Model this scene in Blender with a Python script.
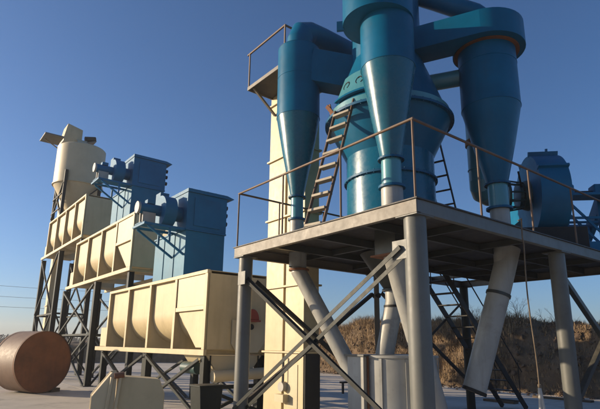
import bpy, bmesh, math, random
from mathutils import Vector, Matrix, noise
R = math.radians
random.seed(7)
for o in list(bpy.data.objects):
    bpy.data.objects.remove(o)
S = bpy.context.scene
COL = S.collection

# ------------------------------------------------------------------ camera
YAW, PITCH, ROLL = R(38.0), R(13.7), R(-0.7)
hd = Vector((math.sin(YAW), math.cos(YAW), 0)); rt = Vector((math.cos(YAW), -math.sin(YAW), 0)); zz = Vector((0, 0, 1))
fwd = hd * math.cos(PITCH) + zz * math.sin(PITCH)
upv = zz * math.cos(PITCH) - hd * math.sin(PITCH)
cx = rt * math.cos(ROLL) - upv * math.sin(ROLL)
cy = upv * math.cos(ROLL) + rt * math.sin(ROLL)
cam = bpy.data.cameras.new('camera')
cam.sensor_width = 36.0; cam.lens = 492.0 * 36 / 600; cam.shift_y = 20.5 / 600
cam.clip_start = 0.05; cam.clip_end = 5000
camo = bpy.data.objects.new('camera', cam); COL.objects.link(camo)
m3 = Matrix((cx, cy, -fwd)).transposed()
camo.matrix_world = Matrix.Translation((0, 0, 1.6)) @ m3.to_4x4()
S.camera = camo

# ------------------------------------------------------------------ sky and sun
SUN_AZ, SUN_EL = 315.0, 13.5          # compass from +Y towards +X
w = bpy.data.worlds.new('World'); S.world = w; w.use_nodes = True
nt = w.node_tree; nt.nodes.clear()
sky = nt.nodes.new('ShaderNodeTexSky'); sky.sky_type = 'NISHITA'; sky.sun_disc = False
sky.sun_elevation = R(SUN_EL); sky.sun_rotation = R(SUN_AZ)
sky.air_density = 0.85; sky.dust_density = 1.2; sky.ozone_density = 5.2; sky.altitude = 50
bg = nt.nodes.new('ShaderNodeBackground'); bg.inputs['Strength'].default_value = 0.110
ow = nt.nodes.new('ShaderNodeOutputWorld')
nt.links.new(sky.outputs[0], bg.inputs[0]); nt.links.new(bg.outputs[0], ow.inputs[0])
sl = bpy.data.lights.new('sun', 'SUN'); sl.energy = 5.0; sl.angle = R(0.5); sl.color = (1.0, 0.80, 0.55)
so = bpy.data.objects.new('sun', sl); COL.objects.link(so)
tosun = Vector((math.sin(R(SUN_AZ)) * math.cos(R(SUN_EL)), math.cos(R(SUN_AZ)) * math.cos(R(SUN_EL)), math.sin(R(SUN_EL))))
so.rotation_euler = tosun.to_track_quat('Z', 'Y').to_euler()
so.location = tosun * 60
S.view_settings.view_transform = 'Standard'; S.view_settings.look = 'None'
S.view_settings.exposure = 0.5; S.view_settings.gamma = 1.0; S.view_settings.use_curve_mapping = False
S.render.engine = 'CYCLES'

# ------------------------------------------------------------------ materials
def paint(name, base, rough=0.45, var=0.22, streak=0.25, dirt=(0.16, 0.12, 0.08), dirt_amt=0.25,
          rust=0.0, metal=0.0, bump=0.15, scale=1.0, dust=0.35, dustcol=(0.42, 0.36, 0.28), coat=0.0, dent=0.0, alb=0.74, spec=0.5):
    base, dirt, dustcol = (tuple(c * alb for c in k) for k in (base, dirt, dustcol))
    m = bpy.data.materials.new(name); m.use_nodes = True
    n, L = m.node_tree.nodes, m.node_tree.links
    b = n['Principled BSDF']
    tc = n.new('ShaderNodeTexCoord'); oi = n.new('ShaderNodeObjectInfo')
    add = n.new('ShaderNodeVectorMath'); add.operation = 'ADD'
    mul = n.new('ShaderNodeVectorMath'); mul.operation = 'MULTIPLY'; mul.inputs[1].default_value = (37.0, 53.0, 19.0)
    L.new(oi.outputs['Random'], mul.inputs[0]); L.new(tc.outputs['Object'], add.inputs[0]); L.new(mul.outputs[0], add.inputs[1])
    def nz(sc, det=4, ro=0.6, mp=None):
        t = n.new('ShaderNodeTexNoise'); t.inputs['Scale'].default_value = sc * scale
        t.inputs['Detail'].default_value = det; t.inputs['Roughness'].default_value = ro
        if mp:
            q = n.new('ShaderNodeMapping'); q.inputs['Scale'].default_value = mp
            L.new(add.outputs[0], q.inputs[0]); L.new(q.outputs[0], t.inputs['Vector'])
        else:
            L.new(add.outputs[0], t.inputs['Vector'])
        return t.outputs['Fac']
    def ramp(src, a, c):
        t = n.new('ShaderNodeMapRange'); t.inputs[1].default_value = a; t.inputs[2].default_value = c
        t.clamp = True; L.new(src, t.inputs[0]); return t.outputs[0]
    def mth(op, a, c):
        t = n.new('ShaderNodeMath'); t.operation = op
        for i, k in enumerate((a, c)):
            if isinstance(k, (int, float)): t.inputs[i].default_value = k
            else: L.new(k, t.inputs[i])
        return t.outputs[0]
    def mix(fac, a, c, bt='MIX'):
        t = n.new('ShaderNodeMix'); t.data_type = 'RGBA'; t.blend_type = bt
        if isinstance(fac, (int, float)): t.inputs[0].default_value = fac
        else: L.new(fac, t.inputs[0])
        for i, k in ((6, a), (7, c)):
            if isinstance(k, tuple): t.inputs[i].default_value = (*k, 1)
            else: L.new(k, t.inputs[i])
        return t.outputs[2]
    lo = tuple(c * (1 - var) for c in base); hi = tuple(min(1, c * (1 + var)) for c in base)
    col = mix(ramp(nz(1.3, 5), 0.3, 0.7), lo, hi)
    st = ramp(nz(5.0, 5, 0.65, (1, 1, 0.09)), 0.48, 0.78)
    col = mix(mth('MULTIPLY', st, streak), col, dirt)
    bl = ramp(nz(3.1, 8, 0.7), 0.55, 0.75)
    col = mix(mth('MULTIPLY', bl, dirt_amt), col, dirt)
    if dust > 0:
        g = n.new('ShaderNodeNewGeometry'); sx = n.new('ShaderNodeSeparateXYZ'); L.new(g.outputs['Normal'], sx.inputs[0])
        up = ramp(sx.outputs[2], 0.35, 0.95)
        col = mix(mth('MULTIPLY', mth('MULTIPLY', up, ramp(nz(7, 4), 0.25, 0.6)), dust), col, dustcol)
    rg = mth('ADD', mth('MULTIPLY', nz(9, 4), 0.25), rough - 0.12)
    if rust > 0:
        rm = ramp(nz(6.5, 9, 0.72), 0.72 - 0.2 * rust, 0.78 - 0.16 * rust)
        rc = mix(ramp(nz(20, 4), 0.3, 0.7), (0.10, 0.035, 0.015), (0.22, 0.09, 0.035))
        col = mix(rm, col, rc); rg = mth('MAXIMUM', rg, mth('MULTIPLY', rm, 0.85))
    L.new(col, b.inputs['Base Color']); L.new(rg, b.inputs['Roughness'])
    b.inputs['Metallic'].default_value = metal; b.inputs['Specular IOR Level'].default_value = spec
    if coat: b.inputs['Coat Weight'].default_value = coat; b.inputs['Coat Roughness'].default_value = 0.15
    bp = n.new('ShaderNodeBump'); bp.inputs['Strength'].default_value = bump; bp.inputs['Distance'].default_value = 0.01
    h = nz(28, 4)
    if dent: h = mth('ADD', mth('MULTIPLY', h, 0.15), mth('MULTIPLY', nz(1.7, 2), dent))
    L.new(h, bp.inputs['Height']); L.new(bp.outputs[0], b.inputs['Normal'])
    return m

M = dict(
    teal=paint('teal_paint', (0.001, 0.135, 0.265), 0.38, 0.16, 0.07, (0.05, 0.09, 0.10), 0.18, rust=0.08, dust=0.3, bump=0.25, dent=1.6, spec=0.22),
    teal_cone=paint('weathered_teal_paint', (0.010, 0.132, 0.200), 0.27, 0.14, 0.2, (0.12, 0.15, 0.15), 0.3, rust=0.08, dust=0.3, bump=0.25, dent=1.6, spec=0.45),
    teal_gloss=paint('glossy_teal_paint', (0.002, 0.140, 0.245), 0.27, 0.14, 0.10, (0.05, 0.09, 0.10), 0.18, rust=0.08, dust=0.3, bump=0.25, dent=1.4, spec=0.42),
    teal_light=paint('pale_teal_paint', (0.085, 0.31, 0.37), 0.33, 0.12, 0.15, (0.12, 0.2, 0.2), 0.2, dust=0.2, coat=0.2, dent=1.0),
    teal_dark=paint('deep_teal_paint', (0.001, 0.110, 0.235), 0.5, 0.2, 0.15, (0.02, 0.05, 0.07), 0.3, rust=0.12, dust=0.3, dent=1.0, spec=0.3),
    beige=paint('beige_paint', (0.62, 0.50, 0.285), 0.5, 0.10, 0.34, (0.34, 0.25, 0.14), 0.28, rust=0.14, dust=0.3, bump=0.2, dent=1.2, alb=0.84),
    beige_lt=paint('pale_beige_paint', (0.68, 0.57, 0.36), 0.5, 0.08, 0.15, (0.40, 0.31, 0.18), 0.15, rust=0.04, dust=0.2, alb=0.78),
    grey=paint('grey_paint', (0.048, 0.054, 0.052), 0.42, 0.13, 0.25, (0.13, 0.11, 0.08), 0.25, rust=0.12, dust=0.3, dent=0.8),
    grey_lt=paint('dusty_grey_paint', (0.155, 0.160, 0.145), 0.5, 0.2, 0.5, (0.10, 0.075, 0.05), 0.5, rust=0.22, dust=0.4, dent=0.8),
    beam=paint('primed_channel_steel', (0.205, 0.178, 0.142), 0.55, 0.2, 0.3, (0.2, 0.14, 0.09), 0.5, rust=0.25, dust=0.3),
    dark=paint('dark_green_steel', (0.020, 0.026, 0.024), 0.5, 0.25, 0.15, (0.04, 0.034, 0.028), 0.25, rust=0.12, dust=0.2, spec=0.2),
    black=paint('black_steel', (0.022, 0.021, 0.020), 0.55, 0.3, 0.2, (0.06, 0.05, 0.04), 0.3, rust=0.2, dust=0.3, spec=0.3),
    rail=paint('rusty_rail_steel', (0.17, 0.10, 0.06), 0.6, 0.3, 0.2, (0.07, 0.05, 0.04), 0.4, rust=0.5, dust=0.3),
    deckplate=paint('deck_plate_steel', (0.05, 0.045, 0.042), 0.6, 0.25, 0.1, (0.16, 0.12, 0.08), 0.5, rust=0.35, dust=0.6),
    tread=paint('worn_tread_plate', (0.42, 0.36, 0.26), 0.6, 0.2, 0.2, (0.2, 0.13, 0.08), 0.5, rust=0.3, dust=0.5),
    rust=paint('rusted_iron', (0.24, 0.088, 0.034), 0.75, 0.35, 0.3, (0.06, 0.035, 0.025), 0.5, rust=0.5, dust=0.3, dent=1.0),
    orange=paint('rust_orange_scale', (0.36, 0.17, 0.07), 0.8, 0.3, 0.3, (0.15, 0.07, 0.04), 0.5),
    drumskin=paint('rusty_drum_shell', (0.26, 0.16, 0.105), 0.6, 0.25, 0.3, (0.12, 0.06, 0.035), 0.5, rust=0.3, dust=0.3, dent=1.0),
    blue=paint('collector_blue_paint', (0.001, 0.170, 0.340), 0.50, 0.15, 0.08, (0.02, 0.06, 0.09), 0.15, rust=0.06, dust=0.15, dent=1.0, spec=0.3),
    blue_lt=paint('faded_collector_blue', (0.004, 0.190, 0.330), 0.45, 0.15, 0.12, (0.08, 0.14, 0.17), 0.2, rust=0.05, dust=0.15, dent=0.8, spec=0.3),
    pipe=paint('pale_grey_pipe_paint', (0.43, 0.43, 0.40), 0.45, 0.15, 0.45, (0.13, 0.10, 0.07), 0.4, rust=0.2, dust=0.3, dent=0.8),
    brace=paint('brace_grey_paint', (0.075, 0.075, 0.067), 0.75, 0.25, 0.3, (0.06, 0.05, 0.04), 0.4, rust=0.3, dust=0.2, spec=0.12),
    red=paint('red_oxide_paint', (0.42, 0.065, 0.03), 0.5, 0.15, 0.1, (0.2, 0.05, 0.03), 0.3),
    motor=paint('pale_grey_motor_paint', (0.50, 0.48, 0.42), 0.45, 0.15, 0.15, (0.2, 0.17, 0.13), 0.3),
    green=paint('green_machine_paint', (0.02, 0.075, 0.07), 0.45, 0.2, 0.15, (0.05, 0.06, 0.05), 0.3),
    rope=paint('hemp_rope', (0.20, 0.15, 0.10), 0.9, 0.25, 0.0, (0.2, 0.15, 0.1), 0.3, scale=8),
    sack=paint('white_sack_cloth', (0.55, 0.53, 0.49), 0.9, 0.15, 0.1, (0.3, 0.25, 0.2), 0.3),
    wood=paint('weathered_timber', (0.12, 0.085, 0.055), 0.8, 0.3, 0.1, (0.06, 0.045, 0.03), 0.4),
    cable=paint('cable_sheath', (0.06, 0.06, 0.065), 0.6, 0.1, 0, (0.05, 0.05, 0.05), 0.1, dust=0),
    concrete=paint('concrete_slab', (0.48, 0.435, 0.37), 0.85, 0.20, 0.0, (0.20, 0.18, 0.15), 0.85, scale=0.4, dust=0, bump=0.5, alb=1.0),
    soil=paint('dry_soil', (0.20, 0.15, 0.10), 0.95, 0.3, 0.0, (0.12, 0.10, 0.055), 0.6, scale=0.1, dust=0, bump=0.6),
    bank=paint('earth_bank_soil', (0.17, 0.115, 0.068), 0.95, 0.35, 0.0, (0.07, 0.05, 0.03), 0.6, scale=1.2, dust=0, bump=0.9),
    clod=paint('clay_clods', (0.17, 0.112, 0.068), 0.95, 0.4, 0.0, (0.08, 0.055, 0.035), 0.5, scale=2.0, dust=0, bump=0.7),
    straw=paint('dry_straw', (0.38, 0.26, 0.135), 0.9, 0.4, 0.0, (0.12, 0.085, 0.045), 0.5, scale=0.8, dust=0),
    twig=paint('bare_twigs', (0.13, 0.095, 0.07), 0.9, 0.3, 0.0, (0.07, 0.055, 0.04), 0.4, dust=0),
    far=paint('winter_trees', (0.10, 0.085, 0.07), 0.95, 0.3, 0.0, (0.06, 0.06, 0.045), 0.5, scale=0.1, dust=0),
)

# ------------------------------------------------------------------ mesh builder
BASE = {}
def V(*a): return Vector(a)
class MB:
    def __init__(s): s.v = []; s.f = []; s.s = []
    def add(s, vs, fs, smooth=False):
        o = len(s.v); s.v += [tuple(p) for p in vs]
        for f in fs: s.f.append(tuple(i + o for i in f)); s.s.append(smooth)
        return s
    def box(s, x0, x1, y0, y1, z0, z1):
        vs = [(x, y, z) for z in (z0, z1) for y in (y0, y1) for x in (x0, x1)]
        return s.add(vs, [(0, 2, 3, 1), (4, 5, 7, 6), (0, 1, 5, 4), (2, 6, 7, 3), (0, 4, 6, 2), (1, 3, 7, 5)])
    def prism(s, pts, vec):
        n = len(pts); vec = Vector(vec)
        a = [Vector(p) for p in pts]; b = [p + vec for p in a]
        return s.add(a + b, [tuple(range(n))[::-1], tuple(range(n, 2 * n))] + [(i, (i + 1) % n, n + (i + 1) % n, n + i) for i in range(n)])
    def frame(s, p, q, up=(0, 0, 1)):
        d = (Vector(q) - Vector(p)).normalized(); u = Vector(up)
        if abs(d.dot(u)) > 0.98: u = Vector((1, 0, 0))
        r = d.cross(u).normalized(); u = r.cross(d).normalized()
        return d, r, u
    def bar(s, p, q, w, h, up=(0, 0, 1), o=(0, 0)):
        p, q = Vector(p), Vector(q); d, r, u = s.frame(p, q, up)
        c = [r * (o[0] + a * w / 2) + u * (o[1] + b * h / 2) for a, b in ((-1, -1), (1, -1), (1, 1), (-1, 1))]
        return s.prism([p + k for k in c], q - p)
    def angle(s, p, q, w=0.07, t=0.008, up=(0, 0, 1)):
        s.bar(p, q, w, t, up, (0, -w / 2)); s.bar(p, q, t, w, up, (-w / 2, 0)); return s
    def hcol(s, x, y, z0, z1, w=0.16, t=0.014, ax='x'):
        h = w / 2
        if ax == 'x':
            s.box(x - h, x - h + t, y - h, y + h, z0, z1); s.box(x + h - t, x + h, y - h, y + h, z0, z1)
            s.box(x - h + t, x + h - t, y - t / 2, y + t / 2, z0, z1)
        else:
            s.box(x - h, x + h, y - h, y - h + t, z0, z1); s.box(x - h, x + h, y + h - t, y + h, z0, z1)
            s.box(x - t / 2, x + t / 2, y - h + t, y + h - t, z0, z1)
        return s
    def tube(s, p, q, r0, r1=None, seg=20, caps=True):
        r1 = r0 if r1 is None else r1
        p, q = Vector(p), Vector(q); d, a, b = s.frame(p, q)
        vs = []
        for c, r in ((p, r0), (q, r1)):
            vs += [c + (a * math.cos(t) + b * math.sin(t)) * r for t in (2 * math.pi * i / seg for i in range(seg))]
        s.add(vs, [(i, (i + 1) % seg, seg + (i + 1) % seg, seg + i) for i in range(seg)], True)
        if caps: s.add(vs, [tuple(range(seg))[::-1], tuple(range(seg, 2 * seg))])
        return s
    def path(s, pts, r, seg=20, caps=True, smooth_joint=False):
        pts = [Vector(p) for p in pts]; n = len(pts)
        ts = [(pts[i + 1] - pts[i]).normalized() for i in range(n - 1)]
        d, a, b = s.frame(pts[0], pts[1]); rings = []
        for i in range(n):
            if i == 0: nrm = ts[0]
            elif i == n - 1: nrm = ts[-1]
            else: nrm = (ts[i - 1] + ts[i]).normalized()
            din = ts[max(0, i - 1)]
            ring = []
            for k in range(seg):
                t = 2 * math.pi * k / seg
                o = (a * math.cos(t) + b * math.sin(t)) * r
                o = o - din * (o.dot(nrm) / max(0.2, din.dot(nrm)))
                ring.append(pts[i] + o)
            rings.append(ring)
            if 0 < i < n - 1:
                q = ts[i - 1].rotation_difference(ts[i]); a = q @ a; b = q @ b
        if smooth_joint:
            s.add([p for g in rings for p in g], [(j * seg + i, j * seg + (i + 1) % seg, (j + 1) * seg + (i + 1) % seg, (j + 1) * seg + i) for j in range(n - 1) for i in range(seg)], True)
        else:
            for j in range(n - 1):
                s.add(rings[j] + rings[j + 1], [(i, (i + 1) % seg, seg + (i + 1) % seg, seg + i) for i in range(seg)], True)
        if caps: s.add(rings[0], [tuple(range(seg))[::-1]]); s.add(rings[-1], [tuple(range(seg))])
        return s
    def lathe(s, prof, c, seg=48, cap0=False, cap1=False):
        x, y = c[0], c[1]; zo = c[2] if len(c) > 2 else 0
        cs = [(math.cos(2 * math.pi * i / seg), math.sin(2 * math.pi * i / seg)) for i in range(seg)]
        for (r0, z0), (r1, z1) in zip(prof, prof[1:]):
            vs = [(x + a * r0, y + b * r0, zo + z0) for a, b in cs] + [(x + a * r1, y + b * r1, zo + z1) for a, b in cs]
            s.add(vs, [(i, (i + 1) % seg, seg + (i + 1) % seg, seg + i) for i in range(seg)], abs(z1 - z0) > 1e-4)
        if cap0: r, z = prof[0]; s.add([(x + a * r, y + b * r, zo + z) for a, b in cs], [tuple(range(seg))[::-1]])
        if cap1: r, z = prof[-1]; s.add([(x + a * r, y + b * r, zo + z) for a, b in cs], [tuple(range(seg))])
        return s
    def ring(s, c, z, r, w=0.05, h=0.025, seg=48):           # flat flange ring
        return s.lathe([(r - 0.02, z - h / 2), (r + w, z - h / 2), (r + w, z + h / 2), (r - 0.02, z + h / 2)], c, seg)
    def mesh(s, name, org=(0, 0, 0)):
        me = bpy.data.meshes.new(name); o = Vector(org)
        me.from_pydata([tuple(Vector(p) - o) for p in s.v], [], s.f); me.update()
        me.polygons.foreach_set('use_smooth', s.s)
        return me
    def build(s, name, mat, parent=None, bevel=0.0, org=None):
        if parent is not None: o = BASE[parent.name]
        else: o = Vector(org if org is not None else (0, 0, 0))
        me = s.mesh(name, o); me.materials.append(M[mat])
        ob = bpy.data.objects.new(name, me); COL.objects.link(ob)
        if parent is not None: ob.parent = parent
        else: ob.location = o
        BASE[ob.name] = o
        if bevel:
            md = ob.modifiers.new('bevel', 'BEVEL'); md.width = bevel; md.segments = 1; md.limit_method = 'ANGLE'; md.angle_limit = R(40)
        return ob
def tag(o, label, cat, group=None, kind=None):
    if label: o['label'] = label
    if cat: o['category'] = cat
    if group: o['group'] = group
    if kind: o['kind'] = kind
    return o
def thing(name, loc, label, cat, group=None):
    o = bpy.data.objects.new(name, None); COL.objects.link(o); o.location = loc; o.empty_display_size = 0.2
    BASE[o.name] = Vector(loc)
    return tag(o, label, cat, group)
def copy_tree(o, loc, parent=None):
    c = o.copy(); COL.objects.link(c)
    if parent is None: c.location = loc; BASE[c.name] = Vector(loc)
    else: c.parent = parent; BASE[c.name] = BASE[parent.name]
    for ch in list(o.children): copy_tree(ch, loc, c)
    return c
def bolts(parent, c, z, r, n, mat, h=0.05):
    b = MB()
    for i in range(n):
        a = 2 * math.pi * (i + .5) / n
        x, y = c[0] + r * math.cos(a), c[1] + r * math.sin(a)
        b.tube((x, y, z - h / 2), (x, y, z + h / 2), 0.012, seg=6)
    o = b.build('bolt_ring', mat, parent); o['kind'] = 'stuff'; return o

# ================================================================== SETTING
g = MB(); g.add([(-500, -500, 0), (500, -500, 0), (500, 500, 0), (-500, 500, 0)], [(0, 1, 2, 3)])
tag(g.build('ground', 'soil'), 'dry brown soil reaching to the horizon around the yard', None, kind='structure')
yd = MB().box(-14.0, 19.6, -12, 42, -0.3, 0.002).build('concrete_yard', 'soil'); tag(yd, 'pale dusty concrete yard under the machines', None, kind='structure')
rs = random.Random(21)
for ix in range(7):                                       # cast slabs with open joints
    for iy in range(11):
        x0, y0 = -14.0 + ix * 4.8, -12 + iy * 4.9; dz = rs.uniform(.004, .010)
        MB().box(x0 + .012, x0 + 4.788, y0 + .012, min(42, y0 + 4.888), .0025, dz).build('slab', 'concrete', yd, .003)
# earth bank, swept along a path round the yard
def catmull(pts, n):
    out = []
    for i in range(len(pts) - 1):
        p0 = pts[max(0, i - 1)]; p1 = pts[i]; p2 = pts[i + 1]; p3 = pts[min(len(pts) - 1, i + 2)]
        for k in range(n):
            t = k / n
            out.append([0.5 * (2 * b + (c - a) * t + (2 * a - 5 * b + 4 * c - d) * t * t + (3 * b - a - 3 * c + d) * t ** 3) for a, b, c, d in zip(p0, p1, p2, p3)])
    out.append(list(pts[-1])); return out
bank_path = catmull([(18.2, -30, 2.4), (18.2, -10, 2.5), (18.2, 3, 2.45), (18.2, 9, 2.55), (18.5, 14, 2.6), (20.2, 20, 2.75), (21.5, 27, 2.8), (21.5, 34, 2.6), (19, 40, 2.2), (13, 43.5, 1.7), (6, 44.5, 1.1)], 44)
prof = [(-0.25, -0.05), (0.0, 0.03), (0.2, 0.22), (0.38, 0.45), (0.55, 0.66), (0.75, 0.84), (1.0, 0.95), (1.35, 1.0), (1.9, 1.0), (2.6, 0.98), (3.5, 0.96), (5, 0.9), (7, 0.5), (9, -0.05)]
prof2 = []
for (a, b), (c, d) in zip(prof, prof[1:]):
    k = 4 if c <= 1.4 else 3
    prof2 += [(a + (c - a) * t / k, b + (d - b) * t / k) for t in range(k)]
prof2.append(prof[-1])
bv = []; bn = len(prof2); bank_pts = []
for i, (x, y, h) in enumerate(bank_path):
    x2, y2, _ = bank_path[min(i + 1, len(bank_path) - 1)]; x1, y1, _ = bank_path[max(i - 1, 0)]
    t = Vector((x2 - x1, y2 - y1, 0)).normalized(); nrm = Vector((t.y, -t.x, 0))
    row = []
    for s_, q in prof2:
        p = Vector((x, y, 0)) + nrm * s_; p.z = q * h
        a = min(1, max(0, q * 2.5))
        p += nrm * (noise.noise(Vector((x * .45, y * .45, p.z * .6))) * 0.55 + noise.noise(p * 1.7) * 0.22 + noise.noise(p * 4.5) * 0.10) * a
        p.z += (noise.noise(p * 0.35 + Vector((9, 0, 0))) * 0.42 + noise.noise(p * 0.9 + Vector((4, 0, 0))) * 0.22 + noise.noise(p * 2.3) * 0.10 + noise.noise(p * 6) * .05) * a
        bv.append(p); row.append(p)
    bank_pts.append((row, nrm))
bm_ = MB(); bm_.add(bv, [(i * bn + j, i * bn + j + 1, (i + 1) * bn + j + 1, (i + 1) * bn + j) for i in range(len(bank_path) - 1) for j in range(bn - 1)], True)
tag(bm_.build('earth_bank', 'bank'), 'rough brown earth bank behind the yard', None, kind='structure')
# clods on the bank face
rc = random.Random(3)
cl = MB(); ico = bmesh.new(); bmesh.ops.create_icosphere(ico, subdivisions=1, radius=1.0)
iv = [v.co.copy() for v in ico.verts]; ifc = [tuple(v.index for v in f.verts) for f in ico.faces]; ico.free()
def blob(mb, p, r, rnd, sq=(1, 1, .8)):
    sh = Vector((rnd.uniform(-50, 50), rnd.uniform(-50, 50), rnd.uniform(-50, 50)))
    rot = Matrix.Rotation(rnd.uniform(0, 6.28), 3, 'Z') @ Matrix.Rotation(rnd.uniform(0, 6.28), 3, 'X')
    mb.add([p + rot @ Vector((v.x * sq[0], v.y * sq[1], v.z * sq[2])) * r * (1 + .9 * noise.noise(v * 1.3 + sh)) for v in iv], ifc)
near_rows = [k for k in range(len(bank_path)) if bank_path[k][1] > 0 and bank_path[k][1] < 36]
for i in range(3000):
    k = rc.choice(near_rows); row, nr = bank_pts[k]; j = rc.randrange(3, 34)
    p = row[j].lerp(row[min(j + 1, bn - 1)], rc.random()) + Vector((rc.uniform(-.15, .15), rc.uniform(-.2, .2), 0))
    blob(cl, p, rc.choice((.02, .025, .03, .04, .05, .06, .08, .11)), rc)
for i in range(700):
    k = rc.choice(near_rows); row, nr = bank_pts[k]
    p = row[4] - nr * abs(rc.gauss(0, .5)); p.z = 0.01
    blob(cl, p, rc.choice((.015, .03, .05, .07)), rc)
tag(cl.build('earth_clods', 'clod'), 'loose clods of earth scattered over the bank', 'earth clods', kind='stuff')
# dry grass and weeds on the bank
gr = MB()
def blade(mb, p, h, rnd, w=.012, lean=.35):
    a = rnd.uniform(0, 6.28); d = Vector((math.cos(a), math.sin(a), 0)); sd = Vector((-d.y, d.x, 0)) * w
    l1 = rnd.uniform(0.05, lean); m_ = p + d * h * l1 * .4 + Vector((0, 0, h * .55)); e = p + d * h * l1 * 1.5 + Vector((0, 0, h * rnd.uniform(.8, 1)))
    mb.add([p - sd, p + sd, m_ - sd * .7, m_ + sd * .7, e], [(0, 1, 3, 2), (2, 3, 4)])
for i in range(12000):
    k = rc.choice(near_rows); row, nr = bank_pts[k]; y = bank_path[k][1]
    j = rc.choice((rc.randrange(4, 42), rc.randrange(4, 30), rc.randrange(20, 44)))
    p = row[min(j, bn - 1)] + Vector((rc.uniform(-.1, .1), rc.uniform(-.2, .2), -.02))
    big = 1.25 if y > 10.5 else 0.55
    dens = 7 if y > 10.5 else 3
    for q in range(rc.randrange(3, 3 + dens)):
        blade(gr, p + Vector((rc.gauss(0, .07), rc.gauss(0, .07), 0)), (.08 + .38 * rc.random() ** 2) * big, rc, rc.uniform(.005, .014), .9)
tag(gr.build('dry_grass', 'straw'), 'dry straw coloured grass and weeds growing over the earth bank', 'dry grass', kind='stuff')
# far winter tree belt
ft = MB(); rf = random.Random(11)
for i in range(900):
    a = R(rf.uniform(-12, 62)); d = rf.uniform(150, 185)
    hgt = 2.2 + 2.0 * abs(noise.noise(Vector((a * 25, 3, 0)))) + rf.uniform(0, .8)
    b = Vector((math.sin(a) * d, math.cos(a) * d, 0))
    for q in range(26):
        p = b + Vector((rf.gauss(0, 1.1), rf.gauss(0, 1.1), rf.uniform(.1, hgt)))
        u = Vector((rf.uniform(-1, 1), rf.uniform(-1, 1), rf.uniform(-1, 1))) * .5; v_ = Vector((rf.uniform(-1, 1), rf.uniform(-1, 1), rf.uniform(-1, 1))) * .5
        ft.add([p, p + u, p + u + v_, p + v_], [(0, 1, 2, 3)])
tag(ft.build('distant_trees', 'far'), 'low belt of hazy winter trees on the horizon', 'tree belt', kind='stuff')

# ================================================================== STEEL PLATFORM
PX0, PX1, PY0, PY1 = 4.70, 12.0, 3.70, 8.02
ZB, ZT, ZD = 3.20, 3.372, 3.39
pl = thing('steel_platform', (8.35, 5.86, 0), 'elevated grey steel platform on round posts carrying the blue cyclones', 'platform')
def deckpanel(x0, x1, y0, y1): MB().box(x0, x1, y0, y1, ZT + .001, ZD).build('deck_plate', 'deckplate', pl)
xs = [PX0 - .03, 6.2, 7.75, 9.3, 9.9]
for a, b in zip(xs, xs[1:]): deckpanel(a + .004, b - .004, PY0 - .03, PY1 + .03)
deckpanel(9.904, 12.03, PY0 - .03, 7.05)
def channel(p, q, out, name='edge_beam', mat='beam'):
    p, q, out = Vector(p), Vector(q), Vector(out).normalized(); h = ZT - ZB; zc = (ZT + ZB) / 2; mb = MB()
    e = Vector((0, 0, 1))
    mb.bar(p + e * zc, q + e * zc, .012, h)                                   # web (outer face)
    for zq in (ZB + .006, ZT - .006): mb.bar(p - out * .04 + e * zq, q - out * .04 + e * zq, .068, .012)
    mb.build(name, mat, pl, 0.003)
channel((PX0, PY0 - .006, 0), (PX0, PY1 + .006, 0), (-1, 0, 0))
channel((PX0 + .008, PY0, 0), (PX1 - .008, PY0, 0), (0, -1, 0), mat='grey_lt')  # shaded side: darker grey than the other beams, shade put into the colour
channel((PX0 + .008, PY1, 0), (PX1 - .008, PY1, 0), (0, 1, 0))
channel((PX1, PY0 - .006, 0), (PX1, PY1 + .006, 0), (1, 0, 0))
for y in (4.78, 5.86, 6.94):
    MB().bar((PX0 + .08, y, 3.30), (PX1 - .08, y, 3.30), .06, .12).build('joist', 'grey', pl)
for x in (6.2, 7.75, 9.3, 10.6):
    MB().bar((x, PY0 + .08, 3.315), (x, PY1 - .08, 3.315), .05, .10).build('joist', 'grey', pl)
POSTS = [(4.87, 3.87, .142, 'grey_lt'), (8.66, 3.87, .13, 'grey_lt'), (11.85, 3.87, .13, 'grey'), (4.87, 7.88, .13, 'grey_lt'), (8.4, 7.86, .06, 'beam'), (11.85, 7.86, .11, 'dark')]
for x, y, r, mt in POSTS:
    b = MB().tube((x, y, 0.03), (x, y, 3.185), r, seg=32, caps=False)
    po = b.build('post', mt, pl)
    MB().box(x - .17, x + .17, y - .17, y + .17, 3.186, 3.199).build('cap_plate', mt, po)
    MB().box(x - .2, x + .2, y - .2, y + .2, 0.005, 0.03).build('base_plate', mt, po)
def brace(p, q, mt='brace', w=.058, up=(1, 0, 0)): return MB().angle(p, q, w, .009, up).build('brace', mt, pl)
brace((4.80, 7.80, 2.80), (4.80, 3.95, .52)); brace((4.865, 7.74, 2.79), (4.865, 3.98, .50))
brace((4.72, 3.98, 2.80), (4.72, 7.84, .50), 'dark', .058); brace((4.93, 4.0, 2.79), (4.93, 7.80, .48), 'dark', .058)
MB().box(4.70, 4.72, 7.62, 7.86, 2.66, 2.90).build('gusset_plate', 'grey_lt', pl)
MB().box(4.735, 4.755, 3.90, 4.14, 2.66, 2.90).build('gusset_plate', 'grey_lt', pl)
brace((8.3, 7.9, 2.75), (5.0, 7.9, .6), 'black', .07, (0, 1, 0)); brace((5.05, 7.8, 2.75), (8.3, 7.8, .6), 'black', .07, (0, 1, 0))
brace((8.8, 3.85, 2.75), (11.75, 3.85, .6), 'grey', .08, (0, 1, 0)); brace((11.75, 3.95, 2.75), (8.8, 3.95, .6), 'grey', .08, (0, 1, 0))
brace((8.5, 7.9, .7), (11.8, 7.9, 2.8), 'black', .06, (0, 1, 0)); brace((8.5, 7.82, 2.8), (11.8, 7.82, .7), 'black', .06, (0, 1, 0))
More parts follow.
